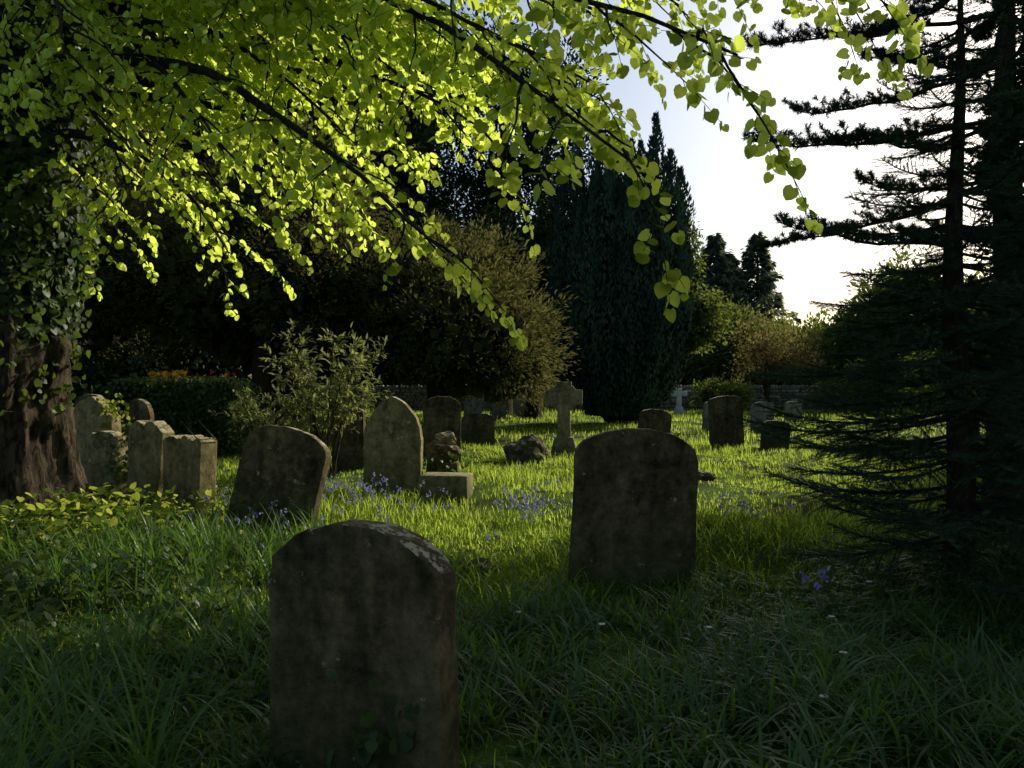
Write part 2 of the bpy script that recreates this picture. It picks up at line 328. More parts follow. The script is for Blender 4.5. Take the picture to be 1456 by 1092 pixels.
def slab(name,P,th,loc,yaw=0,roll=0,tilt=0,mat=None,jit=.004,bev=.012,parent=None,text=None,sink=.12):
    P=[(x,z if z>0.001 else -sink) for x,z in P]
    P=[(x+random.gauss(0,jit)*(z>0),z+random.gauss(0,jit)*(z>0)) for x,z in P]
    import bmesh
    bm=bmesh.new()
    f=bm.faces.new([bm.verts.new((x,-th/2,z)) for x,z in P]); 
    r=bmesh.ops.extrude_face_region(bm,geom=[f]); vs=[v for v in r['geom'] if isinstance(v,bmesh.types.BMVert)]
    bmesh.ops.translate(bm,verts=vs,vec=(0,th,0)); bmesh.ops.recalc_face_normals(bm,faces=bm.faces[:])
    rim=[e for e in bm.edges if abs(e.verts[0].co.y-e.verts[1].co.y)<1e-5]
    bmesh.ops.bevel(bm,geom=rim,offset=bev,segments=2,profile=.6,affect='EDGES')
    me=bpy.data.meshes.new(name); bm.to_mesh(me); bm.free()
    o=bpy.data.objects.new(name,me); scene.collection.objects.link(o); me.materials.append(mat or M_STONE)
    if parent: o.parent=parent; o.location=loc
    else: o.location=(loc[0],loc[1],gz1(loc[0],loc[1]))
    o.rotation_euler=(math.radians(tilt),math.radians(roll),math.radians(yaw))
    if text:
        for (s,z,size) in text:
            c=bpy.data.curves.new('inscription','FONT'); c.body=s; c.size=size; c.extrude=.0010; c.align_x='CENTER'; c.resolution_u=2
            t=bpy.data.objects.new('inscription',c); scene.collection.objects.link(t); t.parent=o
            t.location=(0,-th/2-.0005,z); t.rotation_euler=(math.pi/2,0,0); c.materials.append(mat or M_STONE)
    return o
W1=[('In',.80,.04),('Loving Memory of',.74,.042),('ELLEN',.675,.04),('WHO DIED MARCH 4TH 1887',.62,.026),('AGED 63 YEARS',.575,.026),('ALSO OF THOMAS',.51,.034),('HUSBAND OF THE ABOVE',.455,.026),('WHO DIED JUNE 19TH 1901',.41,.026)]
slab('gravestone',prof_round(.76,.985,.23),.15,(-.56,2.88),yaw=-26,roll=-2.5,tilt=-2,mat=M_STONE,jit=.005,text=W1)
slab('gravestone',prof_round(.95,1.20,.24),.11,(.90,5.85),yaw=5,roll=3,tilt=-3,mat=M_STONE,jit=.005,text=[(a,b*1.25,c*1.3) for a,b,c in W1])
slab('gravestone',prof_round(.95,1.08,.26),.13,(-2.54,8.05),yaw=-14,roll=12,tilt=-7,mat=M_STONE,jit=.006)
slab('gravestone',prof_poly([(-.35,0),(-.36,.90),(-.24,.97),(-.10,.94),(.06,.98),(.18,.95),(.31,.97),(.36,.92),(.35,0)],4),.22,(-3.72,8.9),yaw=-34,roll=2,mat=M_STONE2,jit=.008)
slab('gravestone',prof_poly([(-.32,0),(-.33,.95),(-.18,1.06),(-.03,1.02),(.08,1.08),(.22,1.04),(.33,.95),(.32,0)],4),.19,(-4.8,10.2),yaw=-28,roll=4,mat=M_STONE2,jit=.008)
slab('gravestone',prof_poly([(-.4,0),(-.4,1.02),(-.27,1.22),(0,1.3),(.2,1.2),(.4,1.0),(.4,0)],4),.17,(-6.1,11.3),yaw=-22,roll=2,mat=M_STONE2,jit=.01)
slab('gravestone',prof_round(.66,.88,.15),.16,(-5.5,10.5),yaw=-22,roll=-2,mat=M_STONE2,jit=.01)
slab('gothic_gravestone',prof_gothic(.84,1.38,.62),.13,(-1.68,10.9),yaw=-9,roll=0,tilt=-2,mat=M_STONE2,text=[('SACRED',.93,.06),('TO THE MEMORY OF',.86,.05),('WILLIAM JAMES',.78,.06),('DIED MAY 4 1874',.70,.045),('ALSO MARY ANN',.62,.05),('WIFE OF THE ABOVE',.55,.04),('REST IN PEACE',.45,.045)])
slab('gravestone',prof_round(.74,1.32,.26),.12,(-1.36,15),yaw=8,roll=0,mat=M_STONE,jit=.006)
slab('gravestone',prof_round(.82,.78,.16),.13,(-.85,19.4),yaw=5,mat=M_STONE,jit=.006)
slab('gravestone',prof_round(.9,.86,.2),.14,(3.75,20.6),yaw=15,roll=7,mat=M_STONE)
slab('gravestone',prof_round(.8,1.2,.13),.14,(4.92,17.7),yaw=10,roll=-2,mat=M_STONE)
slab('gravestone',prof_round(.72,.95,.2),.12,(7.6,23.5),yaw=5,mat=M_GREY)
slab('gravestone',prof_round(.66,.64,.1),.13,(5.9,17.4),yaw=12,roll=5,mat=M_STONE)
slab('gravestone',prof_round(.6,1.1,.16),.12,(6.5,24.2),yaw=-5,mat=M_GREY)
slab('gravestone',prof_round(.5,1.0,.1),.12,(6.05,23.6),yaw=0,roll=3,mat=M_GREY)
slab('gravestone',prof_round(.6,1.35,.2),.12,(-7.5,13.8),yaw=-10,mat=M_STONE)
slab('gravestone',prof_gothic(.55,1.3,.3),.12,(-6.75,13.9),yaw=-14,roll=3,mat=M_STONE)
slab('gravestone',prof_round(.62,1.1,.15),.12,(-2.85,13.6),yaw=-12,roll=-2,mat=M_STONE)
slab('gravestone',prof_round(.6,.9,.15),.12,(-.55,32),yaw=5,mat=M_GREY)
slab('gravestone',prof_round(.6,.8,.15),.12,(.35,34),yaw=5,mat=M_GREY)
slab('gravestone',prof_round(.7,.9,.2),.12,(-1.6,31),yaw=-5,roll=3,mat=M_GREY)
slab('gravestone',prof_round(.7,.85,.2),.12,(10.9,30),yaw=5,mat=M_GREY)

def box(G,c,s,top=1.0,mi=0):
    x,y,z=[q/2 for q in s]; V=np.array([(a*x*(top if k>0 else 1),b*y*(top if k>0 else 1),k*z) for k in(-1,1) for a,b in((-1,-1),(1,-1),(1,1),(-1,1))])+np.array(c)
    G.add(V,[(3,2,1,0),(4,5,6,7),(0,1,5,4),(1,2,6,5),(2,3,7,6),(3,0,4,7)],rng.random(),mi)
def add_bevel(o,w=.015,s=2):
    b=o.modifiers.new('bevel','BEVEL'); b.width=w; b.segments=s; b.limit_method='ANGLE'
def cross_stone(name,loc,yaw,H,arm,mat,ring=True,roll=0):
    G=Geo(); cz=H*.80; aw=H*.085
    box(G,(0,0,.02),(H*.44,H*.30,.22),.94)
    box(G,(0,0,.13+H*.10),(H*.34,H*.22,H*.2),.72)
    zb=.13+H*.2
    box(G,(0,0,(zb+cz)/2),(aw*2.1,.15,cz-zb+.02),.9)
    box(G,(0,0,cz),(aw*1.9,.153,aw*1.9))
    box(G,(-(arm+aw)/2-aw*.22,0,cz),(arm-aw*.55,.15,aw*2.3)); box(G,((arm+aw)/2+aw*.22,0,cz),(arm-aw*.55,.15,aw*2.3))
    box(G,(0,0,cz+(H-cz+aw)/2-.002),(aw*2.3,.15,H-cz-aw*.9),1.05)
    if ring:
        n=28; r0=arm*.62; r1=arm*.92; ths=.052
        a=np.arange(n)/n*6.2832; ring_=[]
        for (r,yy) in ((r0,-ths),(r1,-ths),(r1,ths),(r0,ths)): ring_.append(np.stack([r*np.cos(a),0*a+yy,cz+r*np.sin(a)],-1))
        V=np.stack(ring_,1).reshape(-1,3); F=[]
        for i in range(n):
            for k in range(4): F.append((i*4+k,i*4+(k+1)%4,((i+1)%n)*4+(k+1)%4,((i+1)%n)*4+k))
        G.add(V,F,.5)
    o=G.build(name,mat); o.location=(*loc,gz1(*loc)); o.rotation_euler=(0,math.radians(roll),math.radians(yaw)); add_bevel(o,.01)
cross_stone('celtic_cross_gravestone',(1.1,16.4),-6,1.62,.33,M_STONE2)
cross_stone('cross_gravestone',(8.2,38),0,1.3,.34,M_PALE,False)

def rock(name,loc,s,mat,seed=0,parent=None):
    import bmesh
    bm=bmesh.new(); bmesh.ops.create_icosphere(bm,subdivisions=4,radius=1)
    from mathutils import noise
    for v in bm.verts:
        q=v.co*1.1+Vector((seed*3.1,seed,0)); d=1+.35*noise.noise(q)+.14*noise.noise(q*3)+.05*noise.noise(q*8)
        v.co=Vector((v.co.x*s[0]*d,v.co.y*s[1]*d,v.co.z*s[2]*d))
    me=bpy.data.meshes.new(name); bm.to_mesh(me); bm.free(); me.materials.append(mat)
    o=bpy.data.objects.new(name,me); scene.collection.objects.link(o); o.location=(loc[0],loc[1],loc[2]); 
    if parent: o.parent=parent
    return o
rock('rock',(.32,15,.1),(.42,.3,.36),M_STONE,1)
rock('rock',(1.75,7.6,.02),(.12,.1,.06),M_GREY,2)
rock('rock',(2.95,12,.05),(.2,.14,.1),M_STONE,3)
rock('rock',(-.25,6.2,.02),(.16,.12,.07),M_STONE,5)
e=empty('stone_pedestal',(-.86,10.15,gz1(-.86,10.15)))
G=Geo(); box(G,(0,0,.12),(.64,.42,.40),.98); o=G.build('plinth',M_STONE2,parent=e); add_bevel(o,.012); 
e.rotation_euler=(0,0,math.radians(-8))
e2=empty('broken_headstone',(-1.02,11.4,0)); 
G=Geo(); box(G,(0,0,.15),(.5,.3,.4),.9); o=G.build('base',M_STONE,parent=e2); add_bevel(o,.02)
rock('fragment',(0,0,.48),(.24,.17,.2),M_STONE,7,e2); rock('fragment_top',(.05,0,.68),(.14,.12,.12),M_STONE2,9,e2)

def wall(name,x0,x1,y,h):
    G=Geo()
    z=0
    while z<h:
        ch=random.uniform(.12,.22); x=x0
        while x<x1:
            l=random.uniform(.2,.5); box(G,(x+l/2,y+random.uniform(-.05,.05),z+ch/2),(l-.02,.45,ch-.015),.95); x+=l
        z+=ch
    x=x0
    while x<x1:
        l=random.uniform(.1,.2); box(G,(x+l/2,y,z+.12),(l-.01,.4,random.uniform(.15,.32)),.8); x+=l
    o=G.build(name,M_GREY)
wall('stone_wall',-14,34,43,1.0)

# ---------------------------------------------------------------- lime tree
def lime_tree():
    e=empty('lime_tree',(0,0,0))
    cx,cy=-5.28,8.05
    nz,na=130,110; zs=np.linspace(-.15,6.6,nz); a=np.arange(na)/na*2*math.pi
    Z,A=np.meshgrid(zs,a,indexing='ij')
    R=.58+.42*np.exp(-np.clip(Z,0,9)/.45)-.02*Z
    R=R+.035*np.sin(A*5+Z*.6)+.03*np.sin(A*9+1.3+Z*1.1)+.024*np.sin(A*17+2*np.sin(Z*2.1))+.020*np.sin(A*29+3*np.sin(Z*1.3)+Z)
    for (bz,ba,bs,bh) in ((1.75,5.75,.2,.19),(1.38,5.15,.14,.14),(1.55,5.4,.1,.11),(2.05,5.3,.16,.10),(1.15,5.9,.12,.09),(1.9,6.1,.12,.12)):
        R=R+bh*np.exp(-((Z-bz)/bs)**2-((np.mod(A-ba+math.pi,2*math.pi)-math.pi)/(bs*2.2))**2)
    R+=rng.normal(0,.008,R.shape)
    X=cx+R*np.cos(A)+.04*Z*0; Y=cy+R*np.sin(A)
    V=np.stack([X,Y,Z],-1).reshape(-1,3); i=np.arange(nz-1)[:,None]*na; j=np.arange(na)[None]; j2=(j+1)%na
    F=np.stack([i+j,i+j2,i+na+j2,i+na+j],-1).reshape(-1,4)
    G=Geo(); G.add(V,F,.5); G.build('trunk',M_BARK,parent=e,smooth=True)
    G=Geo(); LV=Geo()
    up=np.array([0,0,1.])
    S=np.array([cx+.4,cy-.2,0])
    limbs=[
     (4.9,(1.0,3.3,2.75),1.3,.07),(5.2,(.52,3.55,2.4),1.5,.07),(4.5,(-.42,4.2,2.30),1.1,.07),(5.3,(.75,4.6,3.7),1.0,.09),
     (4.6,(-.1,5.1,3.15),1.0,.08),(4.3,(-1.25,6.0,2.85),.9,.07),(4.0,(-2.5,6.6,2.55),.7,.06),(5.7,(1.8,4.3,3.75),1.3,.08),
     (4.8,(-2.1,8.0,3.8),.9,.07),(5.5,(-.6,6.4,4.7),.8,.09),(3.9,(-3.4,7.0,2.8),.5,.06),
     (6.3,(.4,5.0,4.3),1.2,.08),(5.0,(-3.8,5.4,3.6),.6,.06),(4.6,(-2.0,7.2,3.4),.8,.05),
     (4.4,(-3.2,7.6,3.5),.6,.05),(5.4,(1.1,5.2,4.2),1.2,.07),(5.8,(1.75,3.9,3.55),1.3,.07),(6.2,(-7.5,6.0,5.2),1,.1),(6.2,(-8,9.5,5.2),1,.1),
     (5.1,(.25,4.1,3.2),1.2,.06),(4.9,(-.7,5.4,3.5),1.1,.06),
     (4.7,(-3.0,6.0,3.0),.7,.05),(4.9,(-1.9,5.2,3.1),.9,.05),(5.0,(-1.4,6.9,3.8),.8,.05),(5.2,(-2.6,4.6,3.4),.9,.05),(5.2,(-.9,4.6,3.4),1,.05),
     (5.3,(-1.9,6.3,4.2),.8,.05),(5.3,(-.5,7.0,4.3),.9,.05),(5.4,(-1.0,4.9,3.9),1,.05),
     (5.0,(.35,4.6,3.25),1.1,.05),(5.2,(-.2,5.6,3.9),1.,.05),
     (4.5,(-1.7,6.6,3.1),.9,.05),(4.6,(-.6,6.2,3.3),1.,.05),(4.8,(.2,5.8,3.6),1.1,.05),(5.0,(-1.3,5.5,3.3),1.,.05),(4.5,(-2.6,7.4,3.2),.7,.05),(5.1,(.6,5.0,3.5),1.1,.05)]
    lp=[];ld=[];ln=[];lsz=[]
    for (sz,end,rise,r) in limbs:
        s=np.array([S[0],S[1],sz]); en=np.array(end); c=s*.42+en*.58+up*rise
        n=16; pts=bez(s,c,en,n); pts[2:]+=np.cumsum(rng.normal(0,.022,(n-2,3)),0)*.8
        tube(G,pts,np.linspace(r,.006,n)**1.0,6)
        Ln=np.linalg.norm(np.diff(pts,axis=0),axis=1).sum()
        ns=int(Ln*4.0)
        for k in range(ns):
            t=.22+.78*(k+rng.random())/ns; f=t*(n-1); i0=min(int(f),n-2); p=pts[i0]+(pts[i0+1]-pts[i0])*(f-i0); T=nrm(pts[i0+1]-pts[i0])
            sd=nrm(np.cross(T,up))*(1 if k%2 else -1)
            d=nrm(T*rng.uniform(.4,1.0)+sd*rng.uniform(.3,1.0)+up*rng.uniform(-.45,.25)); L=rng.uniform(.35,1.05)*(1.1-.45*t)
            m=6; u=np.linspace(0,1,m)[:,None]; sp=p+d*L*u-up*(.25*L)*u**2+np.cumsum(rng.normal(0,.012,(m,3)),0)
            tube(G,sp,np.linspace(.009,.0028,m),4)
            nt2=max(3,int(L/.11))
            for q in range(nt2+1):
                g=(q+.6)/nt2 if q<nt2 else 1; g=min(g,.999); fi=g*(m-1); j0=int(fi); tp=sp[j0]+(sp[j0+1]-sp[j0])*(fi-j0); tT=nrm(sp[j0+1]-sp[j0])
                ts=nrm(np.cross(tT,up))*(1 if q%2 else -1)
                td=nrm(tT*rng.uniform(.5,1)+ts*rng.uniform(.2,.9)*(q<nt2)+up*rng.uniform(-.3,.15)); tl=rng.uniform(.08,.24)
                te=tp+td*tl-up*.05*tl; tube(G,[tp,te],[.0022,.0014],3)
                nl=max(2,int(tl/.036))
                for l in range(nl+1):
                    h=(l+.5)/nl if l<nl else 1; lb=tp+(te-tp)*h; ls_=nrm(np.cross(td,up))*(1 if l%2 else -1)
                    dd=nrm(td*.5+ls_*rng.uniform(.3,1.0)*(l<nl)-up*rng.uniform(0,.9)+rng.normal(0,.25,3))
                    lp.append(lb+dd*.018); ld.append(dd); ln.append(up*.6+ls_*.1+np.array([.35,.5,0])+rng.normal(0,.55,3)); lsz.append(rng.uniform(.034,.070)*(1 if l<nl else .8))
    lp=np.array(lp);ld=np.array(ld);ln=np.array(ln);lsz=np.array(lsz)
    scatter(LV,HEART,HEART_F,lp,ld,ln,lsz)
    print('lime leaves',len(lp))
    G.build('branches',M_TWIG,parent=e); LV.build('leaves',M_LIME,parent=e)
    IV=Geo(); n=30000; z=1.75+5.0*rng.random(n)**.85; a=rng.uniform(0,2*math.pi,n); keep=(z>2.25)|(rng.random(n)<.5)
    z=z[keep];a=a[keep];n=len(z)
    th=.10+.50*np.clip((z-2.2)/1.3,0,1)*(.65+.35*np.sin(a*3+z*2)*np.sin(z*3.1))+.18*np.clip(z-4,0,1)
    rr=.56+th*rng.random(n)**.6; P=np.stack([cx+rr*np.cos(a),cy+rr*np.sin(a),z+rng.normal(0,.05,n)],-1)
    o=np.stack([np.cos(a),np.sin(a),0*a],-1)
    scatter(IV,HEART,HEART_F,P,-up+rng.normal(0,.5,(n,3)),o+up*.4+rng.normal(0,.4,(n,3)),rng.uniform(.04,.085,n))
    n=130; a=rng.uniform(-1.3,.3,n); z=rng.uniform(1.2,2.4,n); P=np.stack([cx+.72*np.cos(a),cy+.72*np.sin(a),z],-1)+rng.normal(0,.06,(n,3))
    scatter(IV,HEART,HEART_F,P,-up+rng.normal(0,.5,(n,3)),rdir(n)+up*.4,rng.uniform(.04,.08,n))
    IV.build('ivy',M_IVY,parent=e)
lime_tree()

def herbs(name,cx,cy,rx,ry,h,n,s,mat,T=HEART,F=HEART_F,wid=1.0):
    G=Geo(); 
    for i in range(n):
        x=cx+random.gauss(0,rx); y=cy+random.gauss(0,ry); z=gz1(x,y); hh=h*random.uniform(.35,1.1); a=random.random()*6.28
        end=np.array([x+hh*.5*math.cos(a),y+hh*.5*math.sin(a),z+hh]); pts=bez((x,y,z),(x,y,z+hh*.8),end,6); tube(G,pts,.003,3,1)
        m=random.randint(6,11); t=rng.uniform(.3,1,m); P=pts[0]+(pts[-1]-pts[0])*t[:,None]+rng.normal(0,.05,(m,3)); P[:,2]=np.maximum(P[:,2],z+.02)
        scatter(G,T,F,P,rdir(m)+np.array([0,0,.1]),rdir(m)*.5+np.array([0,0,1.]),rng.uniform(.6,1.3,m)*s,0,None,wid)
    G.build(name,[mat,M_TWIG])
herbs('ground_ivy_plants',-4.1,6.9,.55,.5,.42,290,.062,M_HERB)
herbs('ground_ivy_plants',-3.4,5.4,.7,.7,.28,190,.050,M_IVY)
herbs('nettle_plants',-3.9,8.2,.7,.25,.36,110,.065,M_HERB,LANCE,LANCE_F,.6)
herbs('nettle_plants',-2.0,4.2,.6,.5,.2,70,.045,M_IVY)
def ivy_patch(name,c,s,n,size,mat=M_IVY):
    G=Geo(); c=np.array(c); P=c+rng.normal(0,.45,(n,3))*np.array(s); P[:,2]=np.maximum(P[:,2],.03)
    scatter(G,HEART,HEART_F,P,np.array([0,-.2,-1])+rng.normal(0,.5,(n,3)),np.array([.2,-.8,.5])+rng.normal(0,.5,(n,3)),rng.uniform(.6,1.2,n)*size); G.build(name,mat)
ivy_patch('ivy_plant',(-5.8,11.2,1.1),(.25,.2,.25),130,.05,M_HERB)
ivy_patch('ivy_plant',(-5.2,10.35,.5),(.2,.15,.5),150,.05)
ivy_patch('ivy_plant',(-.44,2.70,.14),(.2,.03,.34),90,.045)
ivy_patch('ivy_plant',(-1.05,11.2,.35),(.35,.2,.2),70,.05)

def shrub(name,cx,cy,rad,h,n,mat,ls,wid=.28):
    G=Geo(); 
    for i in range(n):
        a=random.random()*6.28; hh=h*random.uniform(.55,1.0); rr=rad*random.uniform(.3,1.0)
        s=np.array([cx+random.gauss(0,.12),cy+random.gauss(0,.12),0]); e_=np.array([cx+rr*math.cos(a),cy+rr*math.sin(a),hh]); pts=bez(s,(s+e_)/2+np.array([0,0,hh*.45]),e_,12); tube(G,pts,np.linspace(.012,.003,12),4,1)
        for k in range(4,12):
            for q in range(2):
                d=nrm(rdir(1)[0]+nrm(pts[k]-pts[k-1])*.6+np.array([0,0,.1])); L=random.uniform(.12,.34); te=pts[k]+d*L; tube(G,[pts[k],te],[.003,.0015],3,1)
                m=8; t=rng.uniform(.1,1,m); P=pts[k]+(te-pts[k])*t[:,None]
                scatter(G,LANCE,LANCE_F,P,d+rdir(m)*.8,rdir(m)*.6+np.array([0,0,1.]),rng.uniform(.6,1.3,m)*ls,0,None,wid)
    G.build(name,[mat,M_TWIG])
shrub('buddleia_shrub',-3.05,12.4,1.3,2.2,25,M_SHRUB,.11)
shrub('buddleia_shrub',-4.1,12.2,.8,1.3,12,M_SHRUB,.09)

def tree(name,base,h,r,blobs,mat,**kw):
    G=Geo(); tree_wood(G,(base[0],base[1],-.1),h,r,blobs); crown(G,blobs,mi=0,**kw); G.build(name,[mat,M_TWIG])
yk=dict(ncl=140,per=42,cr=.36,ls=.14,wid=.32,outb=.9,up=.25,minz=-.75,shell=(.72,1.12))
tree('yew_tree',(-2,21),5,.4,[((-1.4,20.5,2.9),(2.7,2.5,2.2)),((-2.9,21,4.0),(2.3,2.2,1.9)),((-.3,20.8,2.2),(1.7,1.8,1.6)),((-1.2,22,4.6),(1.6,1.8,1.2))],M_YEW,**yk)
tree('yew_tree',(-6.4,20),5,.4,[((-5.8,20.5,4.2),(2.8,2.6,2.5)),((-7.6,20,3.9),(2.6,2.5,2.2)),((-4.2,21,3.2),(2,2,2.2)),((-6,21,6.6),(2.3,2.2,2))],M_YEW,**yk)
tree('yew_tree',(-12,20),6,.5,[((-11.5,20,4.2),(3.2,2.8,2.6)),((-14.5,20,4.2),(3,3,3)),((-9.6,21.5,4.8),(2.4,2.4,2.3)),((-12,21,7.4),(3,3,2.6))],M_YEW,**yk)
bk=dict(ncl=80,per=30,cr=.75,ls=.32,wid=.5,outb=.5,up=.1)
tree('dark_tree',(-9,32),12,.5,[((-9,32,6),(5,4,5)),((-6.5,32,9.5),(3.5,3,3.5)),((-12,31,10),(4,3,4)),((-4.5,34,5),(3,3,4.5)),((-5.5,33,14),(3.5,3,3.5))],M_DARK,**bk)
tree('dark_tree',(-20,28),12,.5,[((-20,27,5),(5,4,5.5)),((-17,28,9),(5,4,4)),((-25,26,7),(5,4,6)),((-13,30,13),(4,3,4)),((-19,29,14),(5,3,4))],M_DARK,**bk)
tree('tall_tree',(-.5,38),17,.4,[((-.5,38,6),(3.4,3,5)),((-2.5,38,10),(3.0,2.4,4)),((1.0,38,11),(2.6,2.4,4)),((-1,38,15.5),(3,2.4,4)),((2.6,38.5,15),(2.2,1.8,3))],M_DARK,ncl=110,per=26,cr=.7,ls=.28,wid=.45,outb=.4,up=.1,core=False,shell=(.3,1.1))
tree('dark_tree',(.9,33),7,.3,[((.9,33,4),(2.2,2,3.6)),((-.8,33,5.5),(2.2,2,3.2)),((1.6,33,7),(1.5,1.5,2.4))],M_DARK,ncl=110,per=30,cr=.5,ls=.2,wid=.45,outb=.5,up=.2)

def irish_yew(name,cx,cy,rx,ry,H,n):
    G=Geo()
    for i in range(n):
        a=i*2.39996; q=math.sqrt((i+.5)/n); x=cx+rx*q*math.cos(a); y=cy+ry*q*math.sin(a)
        h=H*(1-.14*q**3)*random.uniform(.78,1.05); r=random.uniform(.36,.58)
        tube(G,[(cx+(x-cx)*.2,cy+(y-cy)*.2,0),(x,y,h*.35),(x,y,h*.85)],[.16,.09,.03],5,1)
        m=2600; t=rng.random(m); z=.25+t*(h-.25); pr=r*np.minimum(1,(1-t)*3.2+.03)**.8*(1+.22*np.sin(z*3.3+i)+.12*np.sin(z*7+i*2)); th=rng.uniform(0,6.28,m)
        fl=1+.25*np.sin(th*4+i)
        rr=pr*fl*(.65+.4*rng.random(m)); P=np.stack([x+rr*np.cos(th),y+rr*np.sin(th),z],-1)
        P[:,0]+=(x-cx)*.12*np.sin(np.clip(z/h,0,1)*3)
        k=.52+.48*np.clip((z-.6)/2.6,0,1)**.7
        P[:,0]=cx+(P[:,0]-cx)*k; P[:,1]=cy+(P[:,1]-cy)*k
        o=np.stack([np.cos(th),np.sin(th),0*th],-1)
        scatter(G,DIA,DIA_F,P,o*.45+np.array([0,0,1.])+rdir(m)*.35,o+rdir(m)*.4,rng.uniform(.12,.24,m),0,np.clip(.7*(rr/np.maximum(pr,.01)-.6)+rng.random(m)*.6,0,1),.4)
    G.build(name,[M_IRISH,M_TWIG])
irish_yew('irish_yew_tree',4.2,29.5,2.45,1.9,11.4,46)
tree('ivy_clad_tree',(5.3,30.3),5,.2,[((6.4,29.5,5.6),(.9,.9,1.9)),((7.1,29.2,3.9),(1.1,1.1,1.4)),((6.4,30,3.3),(1.2,1.2,1.1))],M_BROAD,ncl=170,per=26,cr=.35,ls=.15,wid=.7,outb=.4,up=-.3)
def conifer(name,x,y,H,R,mat,n=9000,ls=.3):
    G=Geo(); tube(G,[(x,y,0),(x,y,H*.5),(x,y,H*.97)],[.3,.18,.03],7,1)
    nb=int(H*9)
    for i in range(nb):
        t=(i+.5)/nb; z=.8+(H-.9)*t; L=R*(1-t)**.8*random.uniform(.7,1.15)+.1; a=i*2.4+random.random(); d=np.array([math.cos(a),math.sin(a),-.12])
        m=int(n/nb); u=rng.random(m)**.7; sd=np.array([-math.sin(a),math.cos(a),0]); P=np.array([x,y,z])+d*(u*L)[:,None]+sd*(rng.normal(0,.22,m)*L*(1.15-u))[:,None]+np.array([0,0,1])*(rng.normal(-.08,.12,m))[:,None]
        scatter(G,DIA,DIA_F,P,d+rdir(m)*.5-np.array([0,0,.3]),rdir(m)*.5+np.array([0,0,1.]),rng.uniform(.6,1.2,m)*ls,0,None,.4)
    G.build(name,[mat,M_TWIG])
conifer('conifer_tree',18.4,58,12.9,4.2,M_FAR_HAZE,14000,.45)
conifer('conifer_tree',15.0,57,12.6,4.6,M_FAR_HAZE,16000,.45)
conifer('conifer_tree',16.9,60,11.5,4.6,M_FAR_HAZE,13000,.45)
tree('broadleaf_tree',(15.5,52),5,.3,[((14.4,52,3.6),(2.8,3,3.0)),((17.6,53,3.2),(2.4,2.6,2.6))],M_BROAD,**bk)
tree('flowering_shrub',(13.2,40),3,.15,[((12.9,40,2.9),(1.6,1.5,2.0)),((14.6,40.5,2.5),(1.5,1.4,1.7))],M_REDDISH,ncl=150,per=26,cr=.5,ls=.17,wid=.5,outb=.4,up=.2,core=False,shell=(.2,1.1))
tree('broadleaf_tree',(17.5,47),4,.25,[((17,47,2.4),(2.4,2.2,2.3)),((20.5,48,3.0),(3,2.6,2.8)),((24,47,4.5),(3.6,3,4.6))],M_BROAD,**bk)
tree('hedge_bush',(10.6,39.5),1.5,.1,[((10.4,39.6,.9),(1.2,.8,.8)),((11.5,39.8,.8),(.9,.7,.8))],M_BROAD,ncl=200,per=26,cr=.3,ls=.14,wid=.6)
tree('laurel_bush',(17,39.5),1.5,.1,[((16.4,39.6,.9),(1.3,.8,1.1)),((18.3,39.8,1.2),(1.6,.9,1.3)),((21,39.6,1.3),(2,1,1.6))],M_BROAD,ncl=200,per=26,cr=.35,ls=.16,wid=.6)
G=Geo(); 
blobs=[((x,62+4*math.sin(x),4.0+2.2*math.sin(x*.31+1)),(6,5,5+1.5*math.sin(x*.5))) for x in range(-75,96,8) if not (14<x<32)]+[((24,64,2.2),(6,4,3)),((30,62,2.6),(6,4,3.4))]
crown(G,blobs,ncl=26,per=20,cr=1.5,ls=.7,wid=.6,outb=.4)
G.build('distant_trees',[M_DARK])
G=Geo(); n=16000; P=np.stack([rng.uniform(-8.1,-5.6,n),rng.uniform(15.6,16.6,n),rng.uniform(.02,1.5,n)],-1)
ax=rng.integers(0,3,n); P[ax==0,2]=1.5+rng.normal(0,.04,(ax==0).sum()); P[ax==1,1]=15.6+rng.normal(0,.05,(ax==1).sum()); P[ax==2,0]=np.where(rng.random((ax==2).sum())<.5,-8.1,-5.6)+rng.normal(0,.05,(ax==2).sum())
scatter(G,DIA,DIA_F,P,rdir(n),rdir(n)+np.array([0,-.4,.6]),rng.uniform(.06,.12,n),0,None,.7)
box(G,(-6.85,16.1,.72),(2.4,.9,1.4)); G.build('hedge',[M_IVY])
G=Geo()
for c,mi,k in (((-7.75,17.0,1.66),1,46),((-7.4,16.9,1.66),1,40),((-6.95,17.0,1.62),1,14),((-6.45,17.1,1.62),2,14),((-6.2,17,1.62),1,8)):
    tube(G,[(c[0],c[1],0),(c[0],c[1],c[2])],[.03,.01],5,3)
    P=np.array(c)+rng.normal(0,1,(k,3))*np.array([.14,.12,.055]); scatter(G,HEART,HEART_F,P,rdir(k),rdir(k)+np.array([0,-.8,.5]),.09,mi)
    P=np.array(c)-np.array([0,0,.55])+rng.normal(0,1,(300,3))*np.array([.3,.2,.28]); scatter(G,DIA,DIA_F,P,rdir(300),rdir(300),.13,0,None,.6)
G.build('flower_bushes',[M_BROAD,M_ORANGE,M_RED,M_TWIG])

